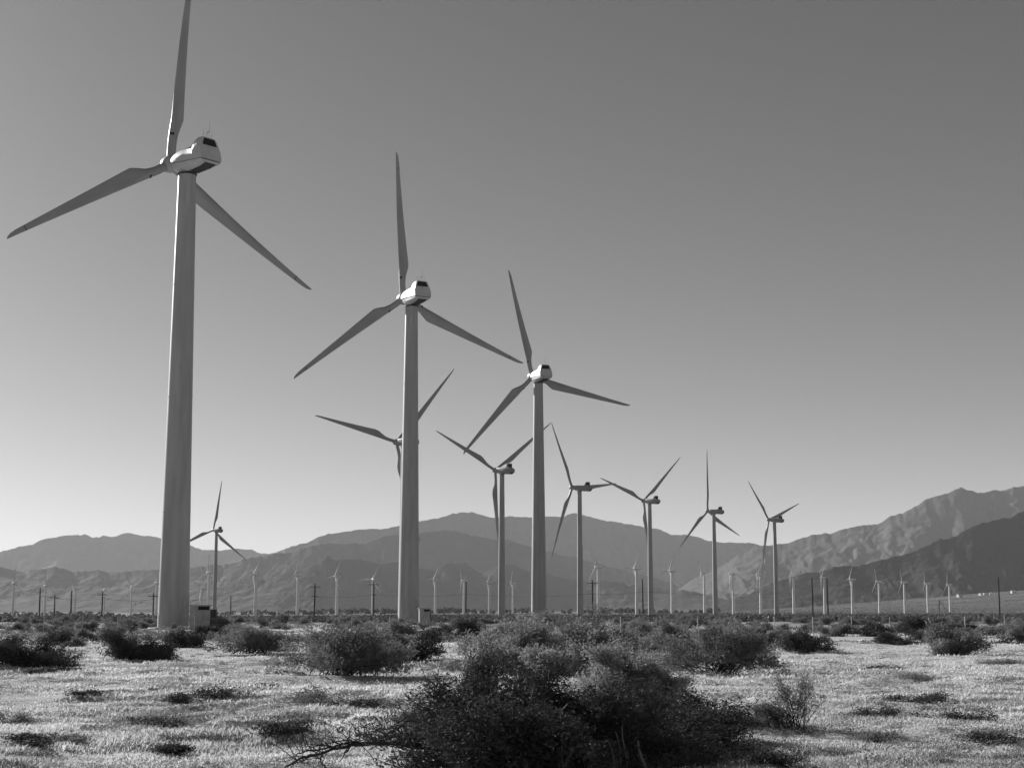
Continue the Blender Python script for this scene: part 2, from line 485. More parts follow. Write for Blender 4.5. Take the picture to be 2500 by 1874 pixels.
def tower_mb(H, r0, r1, seams=3):
    mb = MB(); prof = [(r0 * 1.06, -.6), (r0 * 1.06, .12), (r0, .14)]
    for k in range(1, seams + 1):
        z = H * k / (seams + 1); r = r0 + (r1 - r0) * (z / H)
        prof += [(r, z - .06), (r + .022, z - .05), (r + .022, z + .05), (r, z + .06)]
    prof += [(r1, H)]
    mb.lathe(prof, 40)
    return mb

def make_turbine(kind):
    if kind == 'A': H, L, OV, r0, r1, bend = 45, 20.5, 2.8, 1.44, .86, 1.4
    elif kind == 'B': H, L, OV, r0, r1, bend = 40, 24.3, 2.8, 1.02, .68, .7
    else: H, L, OV, r0, r1, bend = 30, 13, 2.3, 1.12, .78, .5
    root = empty('wind_turbine', (0, 0, 0))
    under = {'A': 1.32, 'B': 1.0, 'C': .85}[kind]
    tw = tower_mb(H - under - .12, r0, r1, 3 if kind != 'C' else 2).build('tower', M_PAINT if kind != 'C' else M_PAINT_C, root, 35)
    dr = MB()                                                    # access door with sill at the tower foot
    a0 = -1.1
    pts = []
    for k in range(5):
        a = a0 + (k - 2) * .33 / r0
        for z in (1.0, 3.1):
            rr = (r0 + (r1 - r0) * z / H) + .035
            pts.append((rr * math.cos(a), rr * math.sin(a), z))
    dr.add(pts, [(2*k, 2*k+2, 2*k+3, 2*k+1) for k in range(4)])
    if kind == 'A':
        dr.build('door', M_CAB, tw, 30)
        base = MB(); base.lathe([(r0 + .9, -.7), (r0 + .9, .10), (r0 + .8, .16)], 32); base.build('footing', M_CONC, root, 35)
    yr = MB(); yr.lathe([(r1 * 1.02, 0), (r1 * 1.10, .03), (r1 * 1.10, .14), (r1 * .98, .17)], 24)
    yr.build('yaw_ring', M_DARK, root, 35, (0, 0, H - under - .14))
    tilt = Matrix.Rotation(R(5), 4, 'X')
    up = MB(); lo = MB(); seam = MB(); und = MB()
    if kind == 'A':
        U = [(1.85,1.80,-.30,.42,.80,.46),(1.6,1.5,-.30,.74,1.02,.72),(.9,.8,-.30,.92,1.12,.84),(-.6,-.6,-.30,1.12,1.20,.88),(-1.9,-1.9,-.30,1.32,1.24,.84),
             (-2.15,-2.25,-.30,1.94,1.26,.84),(-2.5,-2.5,-.30,2.06,1.27,.84),(-3.2,-2.9,-.30,2.08,1.30,.84),(-4.05,-3.35,-.30,2.04,1.30,.82)]
        Lw = [(1.80,-.36,-.80,.68,.40),(1.2,-.36,-1.18,.90,.62),(.4,-.36,-1.28,1.02,.72),(-1.2,-.36,-1.26,1.14,.74),(-3.0,-.36,-.98,1.22,.80),(-3.9,-.36,-.72,1.22,.86)]
    elif kind == 'B':
        U = [(1.75,1.7,-.15,.45,.60,.38),(1.5,1.4,-.15,.68,.82,.55),(.5,.5,-.15,.78,.98,.72),(-2.0,-2.0,-.15,.84,1.08,.80),(-3.6,-3.6,-.15,.84,1.08,.80),(-4.1,-4.05,-.15,.76,1.02,.74),(-4.45,-4.3,-.15,.42,.92,.6)]
        Lw = [(1.70,-.19,-.55,.56,.36),(1.2,-.19,-.86,.80,.56),(-1.0,-.19,-.92,1.02,.74),(-3.6,-.19,-.90,1.04,.78),(-4.1,-.19,-.70,.98,.72),(-4.38,-.19,-.35,.86,.6)]
    else:
        U = [(1.4,1.35,-.1,.40,.55,.35),(1.1,1.0,-.1,.66,.78,.55),(-1.6,-1.6,-.1,.80,.95,.70),(-2.9,-2.8,-.1,.70,.88,.62),(-4.0,-3.7,-.1,.25,.5,.35)]
        Lw = [(1.35,-.13,-.45,.52,.34),(1.0,-.13,-.72,.74,.52),(-2.4,-.13,-.76,.90,.66),(-3.9,-.13,-.3,.46,.3)]
    loft(up, [upper_sec(*u, boxy=(kind != 'A')) for u in U]); loft(lo, [lower_sec(*u) for u in Lw])
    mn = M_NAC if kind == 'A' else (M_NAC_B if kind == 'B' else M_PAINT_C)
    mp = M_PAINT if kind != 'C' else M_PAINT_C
    nac = up.build('nacelle', mn, root, 28, (0, 0, H)); nac.rotation_euler = (R(5), 0, 0)
    if kind == 'A': nac.scale = (.94, .94, .94)
    lo.build('lower_cowl', mn, nac, 28)
    if kind != 'C':
        zs = -.33 if kind == 'A' else -.17
        loft(seam, [[(w, y, zs - .045), (w, y, zs + .045), (-w, y, zs + .045), (-w, y, zs - .045)]
                    for (y, w) in [(a[0] - .04, a[3] - .035) for a in Lw]])
        seam.build('seam_gasket', M_SEAM, nac)
        loft(und, [[(a[4] * .80, a[0], a[2] - .035), (a[4] * .80, a[0], a[2] + .08), (-a[4] * .80, a[0], a[2] + .08), (-a[4] * .80, a[0], a[2] - .035)] for a in Lw[2:]])
        und.build('underside_shade', M_DARK, nac)  # dark sheet added to blacken the shaded belly of the nacelle
    if kind == 'A':       # outlet in the sloping rear face, under the top edge
        P = lambda x, z: (x, -4.05 + .70 * (z + .30) / 2.34, z)
        v = MB()
        q = [P(-.66, 1.93), P(.66, 1.93), P(.90, 1.20), P(-.90, 1.20)]
        v.add([(a, b_ - .02, c) for a, b_, c in q] + [(a, b_ + .10, c) for a, b_, c in q],
              [(0,1,2,3),(7,6,5,4),(0,4,5,1),(1,5,6,2),(2,6,7,3),(3,7,4,0)])
        ve = v.build('cooling_vent', M_BLACK, nac)
        for k in range(4):
            z = 1.32 + k * .15; s = MB(); a, b_, c = P(0, z); w = .86 - (z - 1.20) * .33
            s.box(-w, w, b_ - .06, b_ - .025, c - .012, c + .012); s.build('louvre', M_DARK, ve)
        gp = [P(-1.05, .05), P(1.05, .05), P(1.16, -.22), P(-1.16, -.22)]
        for (x, hh, rr) in [(-.55, .75, .022), (-.12, .62, .022), (.18, 1.75, .018), (.52, .60, .022)]:
            an = MB(); an.tube([(x, -3.05, 2.02), (x, -3.05, 2.04 + hh)], rr, 5); an.build('antenna', M_GALV, nac)
        ar = MB(); ar.tube([(-.12, -3.05, 2.62), (-.12, -3.25, 2.66), (.02, -3.3, 2.7)], .03, 5); ar.build('wind_vane', M_DARK, nac)
    elif kind == 'B':
        c = MB()
        c.add([(-.62,-2.1,.80),(.62,-2.1,.80),(.55,-2.75,1.95),(-.55,-2.75,1.95),(-.66,-3.45,.80),(.66,-3.45,.80),(.58,-3.45,1.98),(-.58,-3.45,1.98)],
              [(0,1,2,3),(3,2,6,7),(0,3,7,4),(1,5,6,2),(4,7,6,5),(0,4,5,1)])
        cb = c.build('cooler_box', mn, nac)
        v = MB(); v.box(-.54, .54, -3.52, -3.43, .92, 1.90); v.box(.50, .635, -3.40, -2.80, 1.0, 1.86); v.box(-.635, -.50, -3.40, -2.80, 1.0, 1.86)
        v.build('cooling_vent', M_BLACK, cb)
        an = MB(); an.tube([(.2, -3.1, 1.95), (.2, -3.1, 2.6)], .02, 5); an.build('antenna', M_GALV, nac)
    hp = tilt @ Vector((0, OV, 0)) + Vector((0, 0, H))
    k = {'A': 1.0, 'B': .88, 'C': .68}[kind]
    hb = MB(); hb.lathe([(.50*k, -1.05), (.72*k, -.85), (.86*k, -.45), (.88*k, .1), (.80*k, .45)], 24, 'Y')
    hub = hb.build('hub', mp, root, 40, hp); hub.rotation_euler = (R(5), 0, 0)
    nc = MB(); nc.lathe([(.80*k, .46), (.72*k, .70), (.5*k, .95), (.25*k, 1.08), (.05, 1.12)], 24, 'Y')
    nc.build('nose_cone', mn, hub, 50)
    bm = {'A': blade_mesh(L, .44, 1.62, .235, .40, bend, 'b'), 'B': blade_mesh(L, .38, 1.72, .26, .26, bend, 'b'),
          'C': blade_mesh(L, .34, 1.35, .26, .36, bend, 'b')}[kind]
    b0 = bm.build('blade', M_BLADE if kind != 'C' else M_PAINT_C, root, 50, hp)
    if kind == 'A':
        for (x0, x1) in ((-.43, -.12), (.22, .47)):
            cj = MB(); pts = []
            for t in range(4):
                x = x0 + (x1 - x0) * t / 3; yv = -math.sqrt(max(.46**2 - (x+.0)**2, .01)) - .012 
                for z in (2.85, 3.08): pts.append((x, yv, z))
            cj.add(pts, [(2*t, 2*t+2, 2*t+3, 2*t+1) for t in range(3)])
            cj.build('root_bolt_cover', M_BLACK, b0)
        tb = MB(); tb.box(-.075, .44, -1.4*.888**2-.075, -1.4*.888**2+.055, .888*L, .888*L+.05)
        tb.build('tip_brake_joint', M_SEAM, b0)
    return root, hp

PROTO = {k: make_turbine(k) for k in 'ABC'}

def copy_tree(o, parent=None):
    c = o.copy(); COL.objects.link(c)
    if parent is not None: c.parent = parent
    for ch in [x for x in bpy.data.objects if x.parent is o]: copy_tree(ch, c)
    return c
KIDS = {}
def copy_turbine(src):
    c = src.copy(); COL.objects.link(c)
    for ch in src.children:
        d = ch.copy(); COL.objects.link(d); d.parent = c
        for g in ch.children:
            e = g.copy(); COL.objects.link(e); e.parent = d
            for h in g.children:          # never deeper than this
                f = h.copy(); COL.objects.link(f); f.parent = e
    return c

def set_rotor(root, hp, ph):
    old = [c for c in root.children if c.name.startswith('blade')]
    b0 = old[0]
    tilt = Matrix.Rotation(R(5), 4, 'X')
    blades = [b0]
    for k in range(2):
        b = b0.copy(); COL.objects.link(b); b.parent = root
        for g in b0.children:
            e = g.copy(); COL.objects.link(e); e.parent = b
        blades.append(b)
    for k, b in enumerate(blades):
        b.matrix_local = Matrix.Translation(hp) @ tilt @ Matrix.Rotation(ph + k * 2 * math.pi / 3, 4, 'Y')

TURB = [ # kind, X, Y, gz, yaw, phase, label, group
 ('A', -31.6, 144.9, None, 48.2, 118.4, 'largest wind turbine, at the left, its top blade cut off by the picture edge', 'big near turbines'),
 ('A', -14.0, 210.3, None, 28.7, 112.1, 'second largest wind turbine, left of centre, nacelle side sunlit, small cabinet at its foot', 'big near turbines'),
 ('A', 4.9, 283.3, None, 22.6, 102.3, 'third largest wind turbine, right of centre, nacelle side bright white, rising behind the foreground bush', 'big near turbines'),
 ('B', -24.8, 351.1, None, 43.0, 39.6, 'turbine hidden behind the second largest tower, its blades sticking out on both sides', 'turbines receding in a row'),
 ('B', -2.8, 423.5, None, 41.4, 52.4, 'slim turbine left of the third largest tower, one blade hanging straight down', 'turbines receding in a row'),
 ('B', 21.3, 484.4, None, 52.7, 83.0, 'slim turbine next right of the third largest tower, one blade level to the right', 'turbines receding in a row'),
 ('B', 48.6, 543.2, None, 42.2, 46.2, 'slim turbine with its blades in a Y, lower blade hanging parallel to the tower', 'turbines receding in a row'),
 ('B', 78.7, 600.4, None, 48.7, 110.9, 'slim turbine, one blade pointing straight up, second from the right of the tall row', 'turbines receding in a row'),
 ('B', 112.2, 658.3, None, 47.9, 69.9, 'rightmost and smallest of the tall turbines, below it the dark ridge begins', 'turbines receding in a row'),
 ('B', -142.5, 743.3, None, 43.1, 5.1, 'slim turbine alone just right of the largest tower, one blade up', 'turbines receding in a row'),
]
FAR = [(-402,1250,-6.4,44,8),(-403,1339,-7.0,44,0),(-428,1520,-7.0,74,96),(-462,1758,-5.2,44,0),(-373,1520,-4.6,30,88),(-293,1278,-5.6,44,10),
 (-308,1541,-6.3,44,64),(-218,1114,-1.2,44,0),(-179,1082,-3.1,71,40),(-154,1114,-3.2,74,8),(-131,1160,-3.1,60,20),(-111,1236,-3.5,20,24),(-67,1355,-1.5,65,32),
 (-43,1389,-1.6,74,76),(-22,1500,-1.8,70,30),(1,1520,-1.9,74,4),(55,987,-0.6,42,92),(83,1032,-0.7,50,28),(115,1114,0,50,16),(147,1184,.8,47,80),(169,1184,-.5,65,56),
 (188,1172,-1.7,71,56),(227,1250,-1.6,74,48),(252,1250,-2.2,71,48),(287,1308,-2.1,53,20),(333,1406,-2.0,45,96),(356,1406,-2.7,50,92),(402,1500,-2.2,56,92),(435,1541,-2.7,53,108)]
FARLAB = ['first small turbine from the left edge, one faint blade pointing up',
 'small faint turbine between the first two dark poles from the left edge',
 'small turbine behind the third dark pole from the left, bright blade drooping beside its tower',
 'small pale turbine tower just right of the cross-armed pole left of the largest tower',
 'small turbine with glinting hub, midway between the stout cross-armed pole and the largest tower',
 'small pale tower just left of the foot of the largest tower',
 'short small turbine seen over the utility cabinet beside the largest tower, hub glinting',
 'small turbine immediately left of the slim lone turbine, one blade pointing up',
 'small turbine with a dark nacelle, just right of the slim lone turbine',
 'small turbine with bright hub and one blade up, left of the lone dark pole',
 'small plain turbine next to the right of the lone dark pole',
 'small turbine whose tower stands beside a dark pole, left of the second largest tower',
 'small turbine first to the right of the second largest tower',
 'small turbine with drooping bright blade, touching a dark pole right of the second largest tower',
 'small pale turbine tower just left of the turbine with the hanging blade',
 'small turbine with a tiny bright hub in the gap left of the third big tower',
 'small turbine with three clear blades beside a dark pole, one blade level to the right',
 'small turbine just left of the slim turbine whose blades make a Y',
 'small turbine under the lower left blade tip of the straight-up turbine',
 'small turbine just left of the tower of the straight-up turbine',
 'small turbine halfway between the last two tall slim turbines',
 'small turbine directly left of the rightmost tall tower',
 'small bright turbine directly right of the rightmost tall tower, blades folded against its tower',
 'small thick turbine touching a dark pole in front of the dark ridge',
 'small sunlit turbine, one blade up and one level to the left, before the dark ridge',
 'small sunlit turbine with three clear blades, fourth from the right of the small row',
 'small sunlit turbine third from the right end of the small row',
 'small sunlit turbine second from the right end of the small row',
 'small sunlit turbine at the far right end of the small row']
for t, lab in zip(FAR, FARLAB):
    TURB.append(('C', t[0], t[1], t[2], t[3], t[4], lab, 'small turbines along the plain'))
used = set(); spare = {}
turb_list = []
for (k, X, Y, gz, yaw, ph, lab, grp) in TURB:
    src, hp = PROTO[k]
    if k not in used: root = src; used.add(k); spare[k] = None
    else: root = copy_turbine(src)
    turb_list.append((root, k, X, Y, gz, yaw, ph, lab, grp, hp))
for (root, k, X, Y, gz, yaw, ph, lab, grp, hp) in turb_list:
    g = float(terrain(X, Y)) if gz is None else gz
    root.location = (X, Y, g if gz is not None else 0.0)
    root.rotation_euler = (0, 0, R(yaw))
    set_rotor(root, hp, R(ph))
    tag(root, lab, 'wind turbine', grp)

# ------------------------------------------------------------------ utility cabinets by the tower feet
def cabinet(px, base_y, y, w, d, h, label, rz):
    p = place(px, base_y, y); z = float(terrain(p[0], y))
    r = empty('utility_cabinet', (p[0], y, z), rz)
    b = MB(); b.box(-w/2, w/2, -d/2, d/2, .14, h); b.build('cabinet_body', M_CAB, r)
    s = MB(); s.box(-w/2-.15, w/2+.15, -d/2-.15, d/2+.15, -.3, .138); s.build('plinth', M_CONC, r)
    rf = MB(); rf.box(-w/2-.12, w/2+.16, -d/2-.34, d/2+.1, h+.002, h+.09); rf.build('roof', M_GALV, r)
    for sx in (0, 1):
        x0 = -w*.08 + sx * w * .29
        dd = MB(); dd.box(x0, x0 + w*.26, -d/2-.035, -d/2-.003, .26, h*.80); do = dd.build('door', M_CAB, r)
        hd = MB(); hd.box(x0 + w*.20, x0 + w*.22, -d/2-.07, -d/2-.037, h*.42, h*.5); hd.build('handle', M_DARK, do)
    v = MB(); v.box(-w*.08, w*.47, -d/2-.05, -d/2-.003, h*.83, h*.97); v.build('vent_panel', M_BLACK, r)
    tag(r, label, 'utility cabinet', 'cabinets beside the tower feet')
    return r
cabinet(487, 1545, 139, 1.75, 1.1, 2.1, 'pale metal cabinet with an overhanging roof beside the foot of the largest turbine', R(8))
cabinet(1036, 1524, 196, 1.35, 1.0, 1.9, 'small pale cabinet at the foot of the second largest turbine', R(8))
def sign_box(px, y, w, h, lab):
    p = place(px, 1500, y); z = float(terrain(p[0], y))
    r = empty('junction_box', (p[0], y, z)); b = MB(); b.box(-w/2, w/2, -.25, .25, .3, h); b.build('box_body', M_DARK, r)
    q = MB(); q.box(-.05, .05, -.05, .05, -.3, .298); q.build('post', M_DARK, r)
    rr = MB(); rr.box(-w/2-.04, w/2+.04, -.30, .30, h+.002, h+.05); rr.build('lid', M_DARK, r)
    tag(r, lab, 'junction box')
sign_box(518, 147, .8, 1.8, 'dark box standing right of the cabinet by the largest turbine')
sign_box(1049, 199, .42, 1.4, 'narrow dark box right of the cabinet by the second largest turbine')

# ------------------------------------------------------------------ utility poles and wires
POLES = [ # px, top y, base y, depth, crossarm, label
 (95,1435,1522,500,0,'first plain dark pole from the left edge, the thickest there'),
 (132,1452,1516,560,1,'short pole with a cross-arm between the first two plain poles at the left'),
 (172,1441,1520,510,0,'second plain dark pole from the left edge'),
 (248,1444,1515,505,1,'stout dark pole with a cross-arm, left of the largest turbine tower'),
 (373,1448,1513,520,1,'dark pole with a cross-arm just left of the foot of the largest turbine'),
 (563,1454,1507,620,0,'thin short pole right of the slim lone turbine'),
 (767,1424,1515,480,2,'lone dark pole standing clear, midway between the two largest turbines'),
 (912,1419,1506,500,2,'dark pole directly in front of a small turbine tower, left of the second largest turbine'),
 (1137,1418,1506,500,0,'dark pole with a small turbine behind it, right of the second largest turbine'),
 (1447,1415,1510,470,2,'dark pole next to the three-bladed small turbine right of the third big tower'),
 (1570,1412,1500,500,0,'dark pole touching the left side of the Y-bladed slim turbine'),
 (1985,1409,1508,460,0,'dark pole in front of the dark ridge, left of another pole close by'),
 (2022,1409,1503,490,0,'dark pole touching the right side of a thick small turbine'),
 (2441,1408,1502,500,0,'rightmost dark pole near the right edge'),
]
pole_tops = {}
for (px, ty, by, y, arm, lab) in POLES:
    p = place(px, by, y); q = place(px, ty, y); x = p[0]; gz = float(terrain(x, y)); H = q[2] - gz
    r = empty('utility_pole', (x, y, gz), R(random.uniform(-8, 8)))
    lean = random.uniform(-.1, .12)
    m = MB(); m.tube([(0, 0, -.5), (lean * .5, 0, H * .5), (lean, 0, H)], [.26, .23, .18], 8); m.build('pole_shaft', M_WOOD, r, 40)
    hz = H - .6
    if arm:
        for k in range(1 if arm == 1 else 1):
            a = MB(); a.box(lean - 1.7, lean + 1.7, -.30, -.17, H - 1.05 - k, H - .85 - k); aa = a.build('cross_arm', M_WOOD, r)
            for sx in (-1.5, -.7, .7, 1.5):
                i = MB(); i.lathe([(.04, 0), (.08, .06), (.08, .2), (.03, .24)], 6); ii = i.build('insulator', M_GALV, aa, None, (lean + sx, -.23, H - .85 - k))
    if arm == 2:
        a = MB(); a.box(lean - 1.0, lean + 1.0, -.28, -.18, H * .62, H * .62 + .16); a.build('cross_arm', M_WOOD, r)
    pole_tops[px] = Vector((x, y, gz + H - .7))
    tag(r, lab, 'utility pole', 'dark wooden poles across the plain')
def wire(a, b, drop, lab, off=0.0):
    A = pole_tops[a] + Vector((0, 0, -off)); B = pole_tops[b] + Vector((0, 0, -off))
    pts = [A.lerp(B, t / 12) - Vector((0, 0, drop * 4 * (t / 12) * (1 - t / 12))) for t in range(13)]
    m = MB(); m.tube(pts, .035, 4)
    tag(m.build('overhead_wire', M_WIRE), lab, 'overhead wire', 'wires between the dark poles')
wire(95, 248, .8, 'thin wire sagging between the thick leftmost pole and the stout cross-armed pole', 1.6)
wire(248, 373, .8, 'thin wire from the stout cross-armed pole to the pole by the largest turbine', 1.2)
wire(373, 563, 1.2, 'thin wire passing behind the largest turbine tower to the thin short pole')
wire(563, 767, .7, 'thin wire between the thin short pole and the lone dark pole')
wire(767, 912, .5, 'low wire between the lone dark pole and the pole before the small turbine', 3.4)
wire(912, 1137, .7, 'low wire passing behind the second largest tower', 3.4)
wire(1137, 1447, .9, 'low wire passing behind the third big tower', 3.4)
wire(1447, 1570, .5, 'low wire between the two dark poles right of the third big tower', 3.4)
wire(1570, 1985, 1.0, 'long low wire crossing in front of the last slim turbines', 3.4)
# guyed anchor pole at the right
def guyed():
    p = place(2294, 1497, 620); gz = float(terrain(p[0], 620)); q = place(2294, 1463, 620); H = q[2] - gz
    r = empty('guyed_pole', (p[0], 620, gz))
    m = MB(); m.tube([(0, 0, -.5), (0, 0, H)], .14, 6); m.build('pole_shaft', M_WOOD, r, 40)
    m = MB(); m.tube([(0, 0, H * .95), (4.2, -1, .0)], .09, 5); m.build('stay', M_WOOD, r)
    m = MB(); m.tube([(0, 0, H * .85), (-1.2, -.5, .0)], .07, 5); m.build('stay', M_WOOD, r)
    tag(r, 'short pole with a slanting stay, between the two rightmost small turbines', 'pole')
guyed()

# ------------------------------------------------------------------ wire fence across the scrub
fence = empty('wire_fence', (0, 108, 0))
tag(fence, 'thin wire fence with slender metal posts running across the scrub', 'fence')
post_me = None; tops = []
for k in range(29):
    px = 2540 - 93.5 * k; x = (px - 1250) / 3775.0 * 108 + random.uniform(-.12, .12); y = random.uniform(-.3, .3)
    z = float(terrain(x, 108 + y))
    if post_me is None:
        m = MB(); m.box(-.022, .022, -.02, .02, -.3, 1.28); m.box(-.006, .006, .021, .05, -.3, 1.27)
        o = m.build('post', M_GALV, fence); post_me = o.data
    else: o = link('post', post_me, fence)
    o.location = (x, y, z); o.rotation_euler = (random.uniform(-.03, .03), random.uniform(-.05, .05), random.uniform(-.4, .4))
    tops.append(Vector((x, y, z)))
for h in (.35, .75, 1.15):
    m = MB(); m.tube([t + Vector((0, -.03, h)) for t in tops], .004, 3); m.build('wire', M_GALV, fence)

# ------------------------------------------------------------------ far houses, slabs, stones
for (px, py, w, lab) in [(2342,1451,9,'tiny white long building at the foot of the dark ridge, leftmost of the far buildings'),
                    (2394,1447,5,'tiny white house under the dark ridge, left one of a close pair'),
                    (2404,1447,6,'tiny white house under the dark ridge, right one of a close pair'),
                    (2419,1446,5,'tiny white house just left of the rightmost pole'),
                    (2474,1443,10,'tiny white building highest on the slope, right of the rightmost pole')]:
    y = 2650; p = place(px, py, y); gz = float(terrain(p[0], y)); W = w * y / 3750
    r = empty('house', (p[0], y, gz), R(random.uniform(-25, 25)))
    m = MB(); m.box(-W/2, W/2, -4, 4, -4, 3.0); m.build('wall', M_HOUSE, r)
    m = MB(); m.add([(-W/2-.4,-4.4,3.01),(W/2+.4,-4.4,3.01),(W/2+.4,4.4,3.01),(-W/2-.4,4.4,3.01),(-W/2-.4,0,4.8),(W/2+.4,0,4.8)],
                    [(0,1,5,4),(2,3,4,5),(0,4,3),(1,2,5),(0,3,2,1)]); m.build('roof', M_HOUSE, r)
    tag(r, lab, 'house', 'far white buildings')
for (px, py, w, lab) in [(1450,1503,36,'pale concrete slab on the plain beside a dark pole'), (1935,1506,13,'small pale slab right of the rightmost tall turbine'),
                         (2122,1541,46,'long pale slab among the bushes near the fence')]:
    y = 1.7 * 3750 / (py - 1490); y = min(y, 430); p = place(px, py, y); gz = float(terrain(p[0], y)); W = w * y / 3750
    m = MB(); m.box(-W/2, W/2, -1.2, 1.2, -.4, .22 if y > 200 else .10)
    tag(m.build('concrete_slab', M_CONC, None, None, (p[0], y, gz)), lab, 'concrete slab')
def stone(px, py, s, lab):
    y = 1.7 * 3750 / (py - 1490); p = place(px, py, y); gz = float(terrain(p[0], y))
    m = MB(); vs = []
    n1, n2 = 6, 9
    for i in range(n1 + 1):
        for j in range(n2):
            th = math.pi * i / n1; a = 2 * math.pi * j / n2; rr = s * random.uniform(.75, 1.1)
            vs.append((rr * math.sin(th) * math.cos(a), rr * .8 * math.sin(th) * math.sin(a), rr * .6 * math.cos(th)))
    fs = [(i*n2+j, (i+1)*n2+j, (i+1)*n2+(j+1) % n2, i*n2+(j+1) % n2) for i in range(n1) for j in range(n2)]
    m.add(vs, fs)
    tag(m.build('stone', M_STONE, None, 40, (p[0], y, gz + s * .45)), lab, 'stone')
stone(262, 1599, .12, 'white stone at the left foot of the round bush before the largest tower')
stone(505, 1848, .05, 'tiny white pebble in the grass at the lower left')
stone(776, 1683, .04, 'tiny white pebble by the dark weeds left of the centre')
stone(2167, 1643, .05, 'tiny white pebble on the bright ground at the right')

# ------------------------------------------------------------------ shrubs
def tubes_np(P, r0, r1):
    """P (n, k, 3) polylines -> three sided tapered tubes"""
    n, k, _ = P.shape
    T = np.gradient(P, axis=1); T /= np.linalg.norm(T, axis=2, keepdims=True) + 1e-9
    U = np.cross(T, np.array([.13, .31, .94])); U /= np.linalg.norm(U, axis=2, keepdims=True) + 1e-9
    W = np.cross(T, U)
    rr = (np.asarray(r0).reshape(-1, 1) * (1 - np.linspace(0, 1, k)) + np.asarray(r1).reshape(-1, 1) * np.linspace(0, 1, k))[..., None]
    ring = [P + U * rr * math.cos(a) + W * rr * math.sin(a) for a in (0, 2.094, 4.189)]
    V = np.stack(ring, 2).reshape(-1, 3)
    i = np.arange(n)[:, None, None] * k * 3 + np.arange(k - 1)[None, :, None] * 3; j = np.arange(3)[None, None, :]; j2 = (j + 1) % 3
    F = np.stack([i + j, i + j2, i + 3 + j2, i + 3 + j], -1).reshape(-1, 4)
    return V, F

def leaves_np(C, size, rng, flat=.6):
    """random rhombic leaves at centres C"""
    n = len(C)
    a = rng.normal(size=(n, 3)); a[:, 2] = np.abs(a[:, 2]) * 1.1; a /= np.linalg.norm(a, axis=1, keepdims=True)
    b = rng.normal(size=(n, 3)); b -= a * np.sum(a * b, 1, keepdims=True); b /= np.linalg.norm(b, axis=1, keepdims=True)
    s = (size * rng.uniform(.6, 1.4, n))[:, None]
    V = np.stack([C - a * s, C + b * s * flat * .5, C + a * s, C - b * s * flat * .5], 1).reshape(-1, 3)
    F = np.arange(n * 4).reshape(-1, 4)
    return V, F

